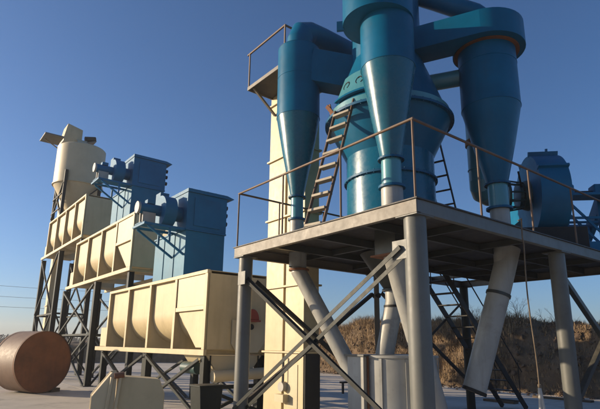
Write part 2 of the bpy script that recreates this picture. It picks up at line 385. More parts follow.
MB().tube((8.4, 7.78, 2.72), (8.4, 7.94, 2.72), .06, seg=12).build('brace_lug', 'black', pl)
# railing
RZ = 4.46
def railpost(x, y, r=.016): MB().tube((x, y, ZD), (x, y, RZ), r, seg=10).build('rail_post', 'rail', pl)
def rail(p, q, r=.02): MB().tube(p, q, r, seg=10).build('top_rail', 'rail', pl)
e = .03
for y in (PY0 + e, 5.09, 6.54, PY1 - e): railpost(PX0 + e, y)
for x in (6.19, 7.66, 9.2, 10.7, PX1 - e): railpost(x, PY0 + e)
for x in (5.7, 6.9): railpost(x, PY1 - e)
rail((PX0 + e, PY0 + e - .02, RZ), (PX0 + e, PY1 - e + .02, RZ)); rail((PX0 + e, PY0 + e, RZ + .001), (PX1 - e, PY0 + e, RZ + .001)); rail((PX0 + e, PY1 - e, RZ), (7.8, PY1 - e, RZ))

# ================================================================== CYCLONES
def volute(c, z0, z1, r0, r1, a0, ln, mb, ccw=1):
    """scroll seen from above: radius grows from r0 to r1, leaves tangentially at angle a0 for ln metres"""
    n = 40; out = []
    for i in range(n + 1):
        t = a0 - ccw * 2 * math.pi * (1 - i / n) ; r = r0 + (r1 - r0) * i / n
        out.append(Vector((c[0] + r * math.cos(t), c[1] + r * math.sin(t), 0)))
    tn = Vector((-math.sin(a0), math.cos(a0), 0)) * ccw
    o1 = out[-1] + tn * ln; rad = Vector((math.cos(a0), math.sin(a0), 0))
    i1 = Vector((c[0], c[1], 0)) + rad * (r0 * .35) + tn * ln; i0 = Vector((c[0], c[1], 0)) + rad * (r0 * .35) + tn * (r0 * .9)
    poly = out + [o1, i1, i0]
    # roof and floor as thin prisms, wall as strip
    vs = [p + Vector((0, 0, z0)) for p in poly] + [p + Vector((0, 0, z1)) for p in poly]; k = len(poly)
    cv = [Vector((c[0], c[1], z0)), Vector((c[0], c[1], z1))]
    mb.add(vs, [(i, i + 1, k + i + 1, k + i) for i in range(n)], True)
    mb.add(vs, [(i, (i + 1) % k, k + (i + 1) % k, k + i) for i in range(n, k - 1)])
    for zq, fl in ((z0, True), (z1, False)):
        ctr = Vector((c[0], c[1], zq)); pv = [p + Vector((0, 0, zq)) for p in out]
        fs = [(0, i + 1, i + 2) if not fl else (0, i + 2, i + 1) for i in range(n)]
        mb.add([ctr] + pv, fs)
        qd = [out[-1], o1, i1, i0, Vector((c[0], c[1], 0))]
        qd = [p + Vector((0, 0, zq)) for p in qd]
        mb.add(qd, [tuple(range(5)) if not fl else tuple(range(5))[::-1]])
    return out
def cyclone(c, r, zcb, zct, zbt, rb, label, cone_mat, body_mat, pipe_end, pr=.17, dmid=None):
    t = thing('cyclone', (c[0], c[1], ZD), label, 'cyclone', 'blue cyclones standing on the platform')
    bd = MB().lathe([(r, zct), (r, zbt)], c, 64).build('barrel', body_mat, t)
    MB().ring(c, zct + 0.9, r - .012, .018, .02, 64).build('weld_seam', body_mat, bd)
    co = MB().lathe([(rb, zcb), (rb + (r - rb) * .55, zcb + (zct - zcb) * .52), (r, zct)], c, 64).build('cone', cone_mat, t)
    MB().ring(c, zct, r - .008, .014, .016, 64).build('weld_seam', body_mat, co)
    MB().ring(c, zcb, rb, .05, .03).build('flange', 'teal_dark', t)
    MB().lathe([(rb * .97, zcb - .46), (rb * .97, zcb - .015)], c, 40).build('collar', 'teal_light', t)
    MB().ring(c, zcb - .47, rb, .05, .04).build('flange', 'teal_dark', t); bolts(t, c, zcb, rb + .03, 14, 'black')
    MB().tube((c[0], c[1], ZD - .3), (c[0], c[1], zcb - .48), pr * 1.02, seg=36, caps=False).build('drop_pipe', 'pipe', t)
    return t
# --- cyclone A, nearest
A = (5.76, 5.00)
ta = cyclone(A, .455, 4.53, 6.15, 8.6, .165, 'large blue cyclone with pale streaked cone nearest the platform corner', 'teal_cone', 'teal', None)
As = (A[0] - .10, A[1] + .11)
MB().lathe([(.02, 7.03), (.61, 7.03), (.61, 7.95), (.02, 7.95)], As, 64).build('inlet_scroll', 'teal', ta)
MB().bar((5.95, 5.17, 7.46), (6.75, 5.88, 7.46), .46, .70).build('inlet_duct', 'teal', ta, .006)
MB().bar((5.265, 5.545, 7.08), (5.18, 5.64, 7.08), .05, .18).build('lifting_lug', 'teal_dark', ta)
dp = MB().path([(5.76, 5.0, 3.10), (5.77, 5.0, 2.92), (7.02, 5.22, .35)], .17, 32, False).build('discharge_pipe', 'pipe', ta)
MB().box(5.55, 5.97, 4.79, 5.21, 2.96, 3.36).build('square_chute', 'grey', ta, .004)
MB().box(5.5, 6.02, 4.74, 5.26, 2.93, 2.955).build('flange', 'rust', ta)
# --- cyclone B, left
B = (5.87, 7.62)
tb = cyclone(B, .455, 4.52, 6.25, 7.85, .13, 'blue cyclone at the left end of the platform under a bent pipe', 'teal_cone', 'teal', None, .14)
MB().lathe([(.455, 7.851), (.46, 7.86), (.2, 7.90)], B, 64, cap1=True).build('roof', 'teal', tb)
MB().path([(5.94, 7.62, 3.36), (5.94, 7.62, 3.0), (6.0, 7.5, 2.78), (6.52, 6.60, .95)], .15, 32, False).build('discharge_pipe', 'pipe', tb)
MB().tube((5.94, 7.62, 3.02), (5.94, 7.62, 3.06), .2, seg=28).build('flange', 'rust', tb)
MB().path([(5.87, 7.62, 7.88), (5.87, 7.62, 8.12), (5.95, 7.62, 8.32), (6.16, 7.62, 8.42), (6.5, 7.62, 8.44), (7.7, 7.62, 8.44)], .27, 32).build('outlet_elbow', 'teal', tb)
# --- cyclone C, right
C = (8.31, 4.64)
tc_ = cyclone(C, .545, 4.56, 6.10, 7.38, .185, 'dark blue shaded cyclone at the right beside the blower', 'teal', 'teal', None)
mb = MB(); volute(C, 7.32, 7.82, .60, .78, R(205), 1.5, mb, -1); mb.build('inlet_scroll', 'teal', tc_)
MB().ring(C, 7.305, .55, .07, .02, 64).build('flange', 'rust', tc_)
MB().lathe([(.52, 7.821), (.52, 7.98), (.34, 8.08), (.2, 8.1)], C, 14, cap1=True).build('roof_cap', 'teal_dark', tc_)
MB().path([(C[0], C[1], 8.0), (C[0], C[1], 8.12), (8.22, 4.76, 8.28), (7.79, 5.44, 8.80), (7.2, 6.4, 9.5)], .20, 28).build('outlet_pipe', 'teal', tc_)
dp = MB().path([(8.40, 4.57, 3.36), (8.19, 4.74, 2.50), (7.76, 5.08, .86)], .195, 36, False).build('discharge_pipe', 'pipe', tc_)
MB().tube((8.20, 4.732, 2.54), (8.187, 4.742, 2.49), .212, seg=36).build('clamp_band', 'grey', dp)
MB().tube((7.775, 5.068, .90), (7.76, 5.08, .85), .205, seg=36, caps=False).build('end_rim', 'black', dp)

# ================================================================== CLASSIFIER in the middle
D = (7.12, 6.22)
td = thing('classifier', (D[0], D[1], ZD), 'wide blue double cone classifier standing between the three cyclones', 'classifier')
MB().lathe([(.86, ZD + .02), (.86, 5.2)], D, 72).build('lower_shell', 'teal_gloss', td)
MB().ring(D, 4.72, .86, .05, .04, 72).build('flange', 'teal_dark', td); bolts(td, D, 4.72, .89, 40, 'teal_dark', .07)
MB().lathe([(.86, 5.2), (1.22, 5.93)], D, 72).build('lower_cone', 'teal', td)
MB().ring(D, 5.95, 1.22, .07, .05, 72).build('flange', 'teal_dark', td); bolts(td, D, 5.95, 1.265, 48, 'teal_dark', .09)
MB().lathe([(1.22, 5.975), (1.22, 6.12), (1.16, 6.14)], D, 72).build('rim_band', 'teal_light', td)
MB().lathe([(1.16, 6.14), (.72, 7.35), (.72, 9.2)], D, 72, cap1=True).build('upper_cone', 'teal', td)
# access panel on the upper cone (facing the ladder)
def on_cone(ang, z, off):
    r = 1.16 + (.72 - 1.16) * (z - 6.14) / (7.35 - 6.14) + off
    return Vector((D[0] + r * math.cos(ang), D[1] + r * math.sin(ang), z))
def conepatch(a0, a1, z0, z1, o0, o1, n=8):
    mb = MB(); vs = []
    for i in range(n + 1):
        a = a0 + (a1 - a0) * i / n
        vs += [on_cone(a, z0, o0), on_cone(a, z1, o0), on_cone(a, z0, o1), on_cone(a, z1, o1)]
    fs = []
    for i in range(n):
        k = i * 4; fs += [(k + 2, k + 6, k + 7, k + 3), (k, k + 1, k + 5, k + 4), (k + 1, k + 3, k + 7, k + 5), (k, k + 4, k + 6, k + 2)]
    fs += [(0, 2, 3, 1), (n * 4, n * 4 + 1, n * 4 + 3, n * 4 + 2)]
    mb.add(vs, fs); return mb
ac = math.atan2(6.22 - D[1], 5.9 - D[0])
pn = conepatch(R(166), R(205), 6.27, 6.78, .02, .07).build('access_panel', 'teal_light', td)
conepatch(R(164), R(207), 6.22, 6.27, .02, .10).build('panel_ledge', 'teal', td)
for aa in (176, 193):                                   # two looped scrawl marks painted on the panel
    mk = MB(); pts = []
    for i in range(15):
        t = R(-60 + i * 21)
        pts.append(on_cone(R(aa + 4.2 * math.cos(t)), 6.52 + .085 * math.sin(t), .074))
    mk.path(pts, .007, 6); mk.path([on_cone(R(aa - 2), 6.57, .074), on_cone(R(aa + .5), 6.60, .074), on_cone(R(aa + 2.2), 6.56, .074)], .006, 6)
    mk.build('painted_mark', 'black', pn)
MB().box(D[0] - .95, D[0] + .95, D[1] - .95, D[1] + .95, ZD + .001, ZD + .03).build('base_flange', 'teal_dark', td)
MB().lathe([(.17, 2.62), (.62, 3.30)], D, 40).build('discharge_funnel', 'grey', td)
MB().path([(D[0], D[1], 2.66), (D[0], D[1], 2.4), (D[0] - .20, D[1] + .10, 1.42)], .165, 32, False).build('discharge_pipe', 'pipe', td)
MB().tube((D[0], D[1], 2.60), (D[0], D[1], 2.64), .22, seg=32).build('flange', 'grey', td)
MB().tube((D[0] - .01, D[1], 2.30), (D[0] - .01, D[1], 2.34), .19, seg=32).build('clamp_band', 'black', td)

# connecting ducts
def boxduct(name, p, q, w_, h_, mat, label):
    p, q = Vector(p), Vector(q)
    t = MB().bar(p, q, w_, h_).build(name, mat, None, .006, org=p)
    return tag(t, label, 'duct')
boxduct('box_duct', (5.98, 7.36, 7.36), (6.78, 6.66, 7.12), .46, .74, 'teal', 'square blue duct joining the left cyclone to the classifier')
t = MB().path([(7.70, 5.80, 6.92), (8.16, 5.00, 6.92)], .17, 24).build('branch_pipe', 'teal_light', None, 0, (7.75, 5.75, 6.92)); tag(t, 'short teal pipe below the right cyclone scroll', 'pipe')

# return pipe to blower
rp = thing('return_pipe', (9.06, 5.46, ZD), 'pale teal upright pipe with bottom elbow feeding the blower inlet', 'pipe')
MB().path([(9.06, 5.46, 6.7), (9.06, 5.46, 5.02), (9.11, 5.49, 4.88), (9.25, 5.54, 4.80), (9.62, 5.60, 4.80)], .20, 32).build('pipe_run', 'teal_light', rp)
MB().ring((9.06, 5.46), 5.86, .20, .03, .12, 32).build('flange', 'orange', rp)
MB().ring((9.06, 5.46), 5.25, .20, .015, .02, 32).build('weld_seam', 'teal_light', rp)

# ================================================================== BLOWER
fc = (10.2, 5.15, 4.62)
bl = thing('blower_fan', (10.2, 5.15, ZD), 'dark blue centrifugal blower on a brown base at the platform edge', 'blower')
def yscroll(mb, y0, y1, r0, r1, n=48):
    pts = []
    for i in range(n + 1):
        t = R(-70) + 2 * math.pi * i / n; r = r0 + (r1 - r0) * i / n
        pts.append(Vector((fc[0] + r * math.cos(t), y0, fc[2] + r * math.sin(t))))
    vs = pts + [p + Vector((0, y1 - y0, 0)) for p in pts]; k = n + 1
    mb.add(vs, [(i, k + i, k + i + 1, i + 1) for i in range(n)], True)
    mb.add(vs, [(0, n, 2 * n + 1, k)])
    mb.add(pts, [tuple(range(k))]); mb.add(vs[k:], [tuple(range(k))[::-1]])
mb = MB(); yscroll(mb, 4.86, 5.44, .78, .92); cs = mb.build('casing', 'blue', bl)
for a in (20, 65, 110, 155):
    d = Vector((math.cos(R(a)), 0, math.sin(R(a))))
    MB().bar(Vector(fc) + d * .88 + V(0, -.30, 0), Vector(fc) + d * .88 + V(0, .30, 0), .05, .12, d).build('stiffener', 'blue', cs)
for a in (75, 105):
    d = Vector((math.cos(R(a)), 0, math.sin(R(a))))
    MB().bar(Vector(fc) + d * .9 + V(0, -.1, 0), Vector(fc) + d * 1.0 + V(0, -.1, 0), .04, .05).build('lifting_lug', 'blue', cs)
for a in range(0, 360, 90):
    d = Vector((math.cos(R(a)), 0, math.sin(R(a))))
    MB().bar(Vector(fc) + d * .25 + V(0, -.31, 0), Vector(fc) + d * .76 + V(0, -.31, 0), .04, .03).build('side_rib', 'blue', cs)
ic = V(fc[0], 5.44, 4.62)
MB().tube(ic, ic + V(0, .12, 0), .34, .30, 32).build('inlet_cone', 'green', bl)
dm = MB().tube(ic + V(0, .16, 0), ic + V(0, .22, 0), .29, seg=32).build('inlet_damper', 'green', bl)
for k in range(10):
    a = 2 * math.pi * k / 10; d = V(math.cos(a), 0, math.sin(a))
    MB().bar(ic + d * .28 + V(0, .12, 0), ic + d * .33 + V(0, .42, 0), .03, .03).build('damper_vane', 'green', dm)
MB().tube(ic + V(0, .40, 0), ic + V(0, .46, 0), .31, seg=32).build('inlet_flange', 'green', bl)
MB().bar(ic + V(-.30, .2, .1), ic + V(-.42, .28, .42), .03, .03).build('damper_lever', 'black', bl)
MB().box(9.62, 10.75, 4.55, 6.35, ZD - .19, 3.78).build('base_frame', 'black', bl, .01)
MB().box(9.68, 10.7, 3.86, 4.545, ZD - .19, ZD + .09).build('motor_plinth', 'blue', bl, .01)
MB().tube((10.2, 4.86, 4.62), (10.2, 3.95, 4.62), .07, seg=20).build('shaft', 'black', bl)
MB().box(9.98, 10.42, 3.92, 4.84, 4.54, 4.60).build('bearing_table', 'blue', bl, .006)
for y in (4.05, 4.62): MB().box(10.05, 10.35, y - .09, y + .09, 4.601, 4.80).build('bearing_housing', 'blue', bl, .02)
for x in (9.98, 10.38):
    for y in (3.94, 4.78): MB().box(x, x + .07, y - .035, y + .035, ZD + .091, 4.539).build('pedestal_leg', 'blue', bl)
for x in (10.0, 10.40):
    MB().bar((x + .01, 3.98, 3.55), (x + .01, 4.74, 4.45), .03, .05).build('pedestal_brace', 'blue', bl); MB().bar((x + .01, 3.98, 4.05), (x + .01, 4.74, 4.05), .03, .05).build('pedestal_brace', 'blue', bl)
MB().prism([(10.95, 4.87, 4.25), (11.75, 4.87, 4.25), (11.75, 4.87, 5.0), (10.95, 4.87, 5.0)], (0, .56, 0)).build('outlet_duct', 'blue', bl)
mt = MB().tube((11.15, 3.95, 3.95), (11.15, 4.62, 3.95), .22, seg=28).build('motor', 'blue', bl)
MB().prism([(10.85, 3.95, ZD - .19), (11.45, 3.95, ZD - .19), (11.3, 3.95, 3.8), (11.0, 3.95, 3.8)], (0, .6, 0)).build('motor_foot', 'blue', bl)
MB().prism([(10.05, 3.78, 4.42), (10.35, 3.78, 4.42), (11.32, 3.78, 3.78), (11.32, 3.78, 4.12), (10.4, 3.78, 4.82), (10.05, 3.78, 4.82)], (0, .13, 0)).build('belt_guard', 'blue', bl, .02)

bl.location = (10.42, 4.82, ZD + .2); bl.rotation_euler = (0, 0, R(44))

# ================================================================== LADDERS
def ladder(base, top, half, n, label, mats, tw=.07, th=.03, start=.5):
    base, top = Vector(base), Vector(top); d = (top - base).normalized(); wd = Vector(half)
    t = thing('ladder', base, label, 'ladder')
    nrm = d.cross(wd).normalized()
    for sgn in (-1, 1): MB().bar(base + wd * sgn, top + wd * sgn + d * (0.14 if sgn > 0 else 0), .055, .022, wd).build('stringer', mats[0], t)
    Ln = (top - base).length
    for i in range(n):
        p = base + d * (Ln * (i + start) / n)
        MB().bar(p - wd * .93, p + wd * .93, tw, th, d * .35 + zz).build('tread', mats[1], t, .003)
    return t
ladder((5.02, 6.10, ZD + .005), (5.86, 6.20, 5.95), (0.03, -.20, 0), 9, 'steel ladder with pale flat treads leaning on the classifier', ('rail', 'tread'), .12, .045)
ladder((9.75, 6.50, ZD + .005), (8.34, 6.12, 5.95), (.04, -.2, 0), 9, 'dark ladder behind the classifier on its right side', ('black', 'black'))
# rusty bracket left on the classifier flange
for p0, p1, ww in (((6.0, 6.60, 5.98), (5.90, 6.74, 6.22), .08), ((6.02, 6.70, 5.98), (5.95, 6.72, 6.26), .07)):
    MB().bar(p0, p1, ww, .02, (1, 0, 0)).build('rusty_bracket', 'rust', td, .004)
MB().box(8.05, 8.62, 5.62, 6.15, ZD + .031, 3.92).build('side_box', 'teal_dark', td, .008)

# ================================================================== STAIR at the back
st = thing('steel_stair', (13.3, 7.5, 0), 'dark steel stair descending from the back of the platform', 'stair')
s0, s1 = V(9.95, 0, 3.36), V(13.25, 0, .02); ys = (7.12, 7.80)
for y in ys: MB().bar(s0 + V(0, y, 0), s1 + V(0, y, 0), .03, .15).build('stringer', 'black', st)
for i in range(12):
    p = s0.lerp(s1, (i + .8) / 12.6)
    MB().box(p.x - .11, p.x + .11, ys[0] + .018, ys[1] - .018, p.z - .012, p.z + .012).build('tread', 'black', st)
for y in ys:
    MB().tube(s0 + V(.35, y, .55), s1 + V(-.1, y, .95), .016, seg=8).build('handrail', 'black', st)
    for f in (.12, .5, .92):
        p = s0.lerp(s1, f) + V(0, y, 0); MB().tube(p, p + V(0, 0, .93), .014, seg=8).build('handrail_post', 'black', st)

# ================================================================== TANK under the classifier
tk = thing('receiving_tank', (7.12, 6.22, 0), 'grey cylindrical tank under the platform below the classifier', 'tank')
MB().lathe([(.72, .01), (.72, 1.40), (.75, 1.40), (.75, 1.44), (.16, 1.46)], D, 56).build('shell', 'pipe', tk)
MB().box(6.28, 6.44, 6.22, 6.62, .01, 1.42).build('side_duct', 'pipe', tk, .006)
MB().box(6.24, 6.47, 6.18, 6.66, 1.421, 1.45).build('side_flange', 'grey', tk)
MB().bar((6.36, 6.20, .05), (6.36, 6.20, 1.45), .03, .02).build('seam_strip', 'rust', tk)
for a in (200, 235, 270, 305):
    x, y = D[0] + .735 * math.cos(R(a)), D[1] + .735 * math.sin(R(a)); MB().bar((x, y, .02), (x, y, 1.39), .05, .02, (math.cos(R(a)), math.sin(R(a)), 0)).build('stiffener', 'pipe', tk)

# rope
rp_ = MB(); pts = [(6.90, 3.58, 3.43), (6.95, 3.55, 3.46), (7.0, 3.58, 3.42), (7.02, 3.60, 3.2)]
for i in range(20):
    z = 3.1 - i * .105; pts.append((7.03 + .018 * math.sin(z * 2.1) + (3.1 - z) * .02, 3.60 + .01 * math.sin(z * 3.3), z))
rpt = thing('hanging_rope', (7.03, 3.6, 1.0), 'brown rope hanging from the platform edge with a knotted end', 'rope')
MB().path(pts, .010, 8, True, True).build('rope_strand', 'rope', rpt)
q = pts[-1]
MB().path([q, (q[0] + .01, q[1], q[2] - .04), (q[0], q[1] + .005, q[2] - .08)], .024, 10, True, True).build('knot', 'rope', rpt)
for k, (dx, dy) in enumerate(((-.04, 0), (.05, .02), (.0, -.03), (.03, -.02))):
    MB().path([(q[0], q[1], q[2] - .05), (q[0] + dx * .6, q[1] + dy, q[2] - .3), (q[0] + dx, q[1] + dy, q[2] - .62 - .05 * k)], .024, 8, True, True).build('frayed_tail', 'sack', rpt)

# ================================================================== BUCKET ELEVATOR by the platform
el = thing('bucket_elevator', (6.66, 8.8, 0), 'tall beige bucket elevator casing behind the left cyclone', 'bucket elevator')
ex0, ex1 = 6.45, 6.86; zz_ = [0.02, 1.45, 2.85, 4.45, 5.95, 7.45, 7.72]
for i, (a, b) in enumerate(zip(zz_, zz_[1:])):
    for y0, y1 in ((8.09, 8.73), (8.82, 9.50)):
        MB().box(ex0, ex1, y0, y1, a + .02, b - .02).build('casing_section', 'beige', el, .006)
    MB().box(ex0 + .04, ex1 - .04, 8.732, 8.818, a + .02, b - .02).build('centre_strip', 'beige', el)
    MB().box(ex0 - .05, ex1 + .05, 8.05, 9.545, b - .019, b + .019).build('joint_flange', 'beige', el)
MB().box(ex0 - .012, ex0 - .001, 8.27, 8.60, .35, 1.2).build('boot_hatch', 'beige_lt', el)
MB().tube((ex0 - .12, 8.70, .75), (ex0 - .002, 8.70, .75), .10, seg=20).build('bearing', 'motor', el)
MB().box(ex0 - .16, ex0 - .002, 8.55, 8.85, .45, .60).build('takeup_bracket', 'beige_lt', el)
MB().tube((ex0 - .08, 8.67, .85), (ex0 - .08, 8.67, 1.35), .02, seg=10).build('takeup_screw', 'grey', el)
MB().box(ex0 + .02, ex1 + .004, 8.055, 8.088, .03, 1.42).build('boot_side_plate', 'black', el)
hp = MB().box(5.72, 6.44, 7.92, 9.44, 7.69, 7.725).build('service_deck', 'deckplate', el)
MB().box(5.70, 5.719, 7.90, 9.46, 7.65, 7.74).build('deck_edge', 'beam', el); MB().box(5.72, 6.90, 9.441, 9.46, 7.65, 7.74).build('deck_edge', 'beam', el)
for p in ((5.72, 9.43), (5.72, 7.96), (6.5, 7.96)): MB().bar((*p, 7.74), (*p, 8.66), .03, .03, (1, 0, 0)).build('rail_post', 'rail', el)
MB().bar((5.72, 7.94, 8.66), (5.72, 9.53, 8.66), .035, .035).build('top_rail', 'rail', el); MB().bar((5.72, 7.96, 8.661), (6.5, 7.96, 8.661), .035, .035).build('top_rail', 'rail', el)
for y in (8.15, 9.3): MB().bar((5.78, y, 7.68), (6.44, y, 7.15), .05, .05).build('deck_bracket', 'beam', el)

# ================================================================== MIXERS
W_, H_, LN = 1.6, 1.80, 6.55
MIX = []
def trough_arc(n=16, r=.72, cz=.95):
    return [(.8 - r * math.cos(R(90) * i / n), cz - r * math.sin(R(90) * i / n)) for i in range(n + 1)]
def make_mixer(loc, label):
    x0, y0, z0 = loc
    t = thing('ribbon_mixer', loc, label, 'mixer', 'three stepped beige ribbon mixers')
    P = lambda x, y, z: Vector((x0 + x, y0 + y, z0 + z))
    arc = trough_arc(); full = [(.08, 1.78)] + arc + [(1.6 - a, b) for a, b in reversed(arc[:-1])] + [(1.52, 1.78)]
    mb = MB(); ya, yb = .03, LN - .03
    vs = [P(a, ya, b) for a, b in full] + [P(a, yb, b) for a, b in full]; k = len(full)
    mb.add(vs, [(i, k + i, k + i + 1, i + 1) for i in range(k - 1)], True)
    mb.build('trough', 'beige', t)
    ribs = [0.0, 1.55, 3.15, 4.8, LN - .06]
    for j, y in enumerate(ribs):
        rb = MB()
        for s_ in (0, 1):
            o = [(0.0, .12), (0.0, 1.79), (.079, 1.79)] + arc + [(.8, .12)]
            if s_: o = [(1.6 - a, b) for a, b in o][::-1]
            rb.prism([P(a, y, b) for a, b in o], (0, .05, 0))
        r_ = rb.build('rib_plate', 'beige', t)
        for xa in (-.025, 1.602): MB().box(x0 + xa, x0 + xa + .022, y0 + y - .03, y0 + y + .09, z0 + .121, z0 + 1.74).build('rib_flange', 'beige', r_, .003)
    for xa in (-.03, 1.56):
        MB().box(x0 + xa, x0 + xa + .07, y0 - .02, y0 + LN + .02, z0 + 1.741, z0 + 1.82).build('top_rail', 'beige', t, .004)
        MB().box(x0 + xa, x0 + xa + .07, y0 - .04, y0 + LN + 1.0, z0, z0 + .12).build('bottom_rail', 'beige', t, .004)
    MB().box(x0 + .042, x0 + 1.558, y0, y0 + LN, z0 + 1.795, z0 + 1.81).build('top_cover', 'beige', t)
    ep = MB().prism([P(a, -.02, b) for a, b in ((.04, 1.74), (.04, .13), (1.56, .13), (1.56, 1.74))], (0, .018, 0)).build('end_plate', 'beige', t)
    for y in (LN + .3,): MB().box(x0 + .10, x0 + 1.4, y0 + LN + .02, y0 + LN + .95, z0 + .121, z0 + .72).build('drive_box', 'beige', t, .01)
    mo = MB().tube(P(.3, LN + .45, .86), P(.95, LN + .45, .86), .13, seg=20).build('motor', 'dark', t)
    MB().box(x0 + .5, x0 + .62, y0 + LN + .38, y0 + LN + .52, z0 + .98, z0 + 1.05).build('terminal_box', 'dark', mo)
    for y in (.15, LN - .2):
        MB().box(x0 + .041, x0 + 1.559, y0 + y, y0 + y + .1, z0 + .01, z0 + .11).build('cross_member', 'beige', t)
    return t
def mixer_panel(t, loc):
    x0, y0, z0 = loc
    MB().box(x0 + .004, x0 + .03, y0 + .10, y0 + 1.51, z0 + 1.06, z0 + 1.735).build('flush_panel', 'beige_lt', t)
    MB().box(x0 - .02, x0 + .04, y0 + .095, y0 + 1.515, z0 + .96, z0 + 1.055).build('cross_bar', 'beige_lt', t, .004)
    MB().prism([(x0 + .05, y0 + .06, z0 + .955), (x0 + .05, y0 + .06, z0 + .16), (x0 + .05, y0 + .5, z0 + .16), (x0 + .05, y0 + 1.5, z0 + .955)], (.025, 0, 0)).build('chute_plate', 'beige', t)
L1, L2, L3 = (5.0, 9.62, 1.36), (5.0, 14.62, 3.70), (5.0, 20.62, 5.70)
m1 = make_mixer(L1, 'lowest and nearest beige ribbon mixer with open ribs on its side')
m2 = copy_tree(m1, L2); m2['label'] = 'middle beige ribbon mixer, one step above the nearest one'
m3_ = copy_tree(m1, L3); m3_['label'] = 'highest and farthest beige ribbon mixer, below the silo'
mixer_panel(m1, L1); mixer_panel(m2, L2)
def mleg(t, x, y, z0, z1, w=.17, ax='x', mat='dark'):
    lg = MB().hcol(x, y, z0, z1, w, .016, ax).build('leg', mat, t)
    if z0 < .1: MB().box(x - .17, x + .17, y - .17, y + .17, .150, .178).build('base_plate', mat, lg)
def mbr(t, p, q, wd=.06): MB().angle(p, q, wd, .008, (1, 0, 0)).build('brace', 'dark', t)
for x in (5.12, 6.48):
    for y in (9.75, 12.95, 16.6): mleg(m1, x, y, .01, 1.358)
    for y in (18.15, 22.6): mleg(m2, x, y, .01, 3.698, .20)
    mleg(m2, x, 14.85, 3.19, 3.698, .16)
    for y in (24.4, 28.1): mleg(m3_, x, y, .01, 5.698, .20)
    mleg(m3_, x, 20.9, 5.53, 5.698, .16)
    xb = x - .09
    for a, b in ((9.83, 12.87), (13.03, 16.52)):
        mbr(m1, (xb, a, .12), (xb, b, 1.28)); mbr(m1, (xb - .02, b, .12), (xb - .02, a, 1.28))
    for za, zb_ in ((.15, 1.85), (1.9, 3.6)):
        mbr(m2, (xb, 18.25, za), (xb, 22.5, zb_)); mbr(m2, (xb - .02, 22.5, za), (xb - .02, 18.25, zb_))
    for za, zb_ in ((.15, 2.8), (2.9, 5.6)):
        mbr(m3_, (xb, 24.5, za), (xb, 28.0, zb_)); mbr(m3_, (xb - .02, 28.0, za), (xb - .02, 24.5, zb_))
for t, y, zs in ((m1, 9.75, (.7,)), (m2, 18.15, (1.85,)), (m2, 22.6, (1.85,)), (m3_, 24.4, (2.85,)), (m3_, 28.1, (2.85,))):
    for z in zs: MB().bar((5.2, y, z), (6.4, y, z), .08, .08).build('tie_beam', 'dark', t)
    mbr(t, (5.2, y - .05, .2), (6.4, y - .05, zs[0] - .05)); mbr(t, (6.4, y - .03, .2), (5.2, y - .03, zs[0] - .05))
for t, a, b, z in ((m2, 18.25, 22.5, 1.87), (m3_, 24.5, 28.0, 2.85)):
    for x in (5.12, 6.48): MB().bar((x, a, z), (x, b, z), .07, .07).build('tie_beam', 'dark', t)
# near end fittings of the lowest mixer: bearing plate, red cap, outlet hopper
ey = 9.60
bp_ = MB().prism([(5.62, ey - .02, 2.12), (5.62, ey - .02, 1.6), (5.75, ey - .02, 1.42), (6.30, ey - .02, 1.42), (6.56, ey - .02, 1.75), (6.56, ey - .02, 1.95), (6.42, ey - .02, 2.12)], (0, -.03, 0)).build('bearing_plate', 'beige_lt', m1)
cap = [(6.06 + .17 * math.cos(R(a)), ey - .05, 2.13 + .24 * math.sin(R(a))) for a in range(0, 181, 15)]
MB().prism(cap, (0, -.14, 0)).build('red_cover', 'red', m1, .012); MB().box(5.86, 6.26, ey - .2, ey - .05, 2.09, 2.128).build('cover_flange', 'red', m1)
MB().tube((6.10, ey - .051, 1.98), (6.10, ey - .075, 1.98), .065, seg=20).build('shaft_hole', 'black', m1)
MB().prism([(5.1, ey + .1, 1.355), (6.5, ey + .1, 1.355), (6.15, ey + .1, .92), (5.45, ey + .1, .92)], (0, 1.1, 0)).build('outlet_hopper', 'beige_lt', m1)
MB().tube((5.15, ey + .5, 1.08), (5.15, ey + 1.2, 1.08), .13, seg=18).build('outlet_gear_motor', 'green', m1)
MB().tube((5.2, ey - .03, .93), (6.5, ey - .03, .98), .12, seg=20).build('screw_feeder', 'beige_lt', m1)

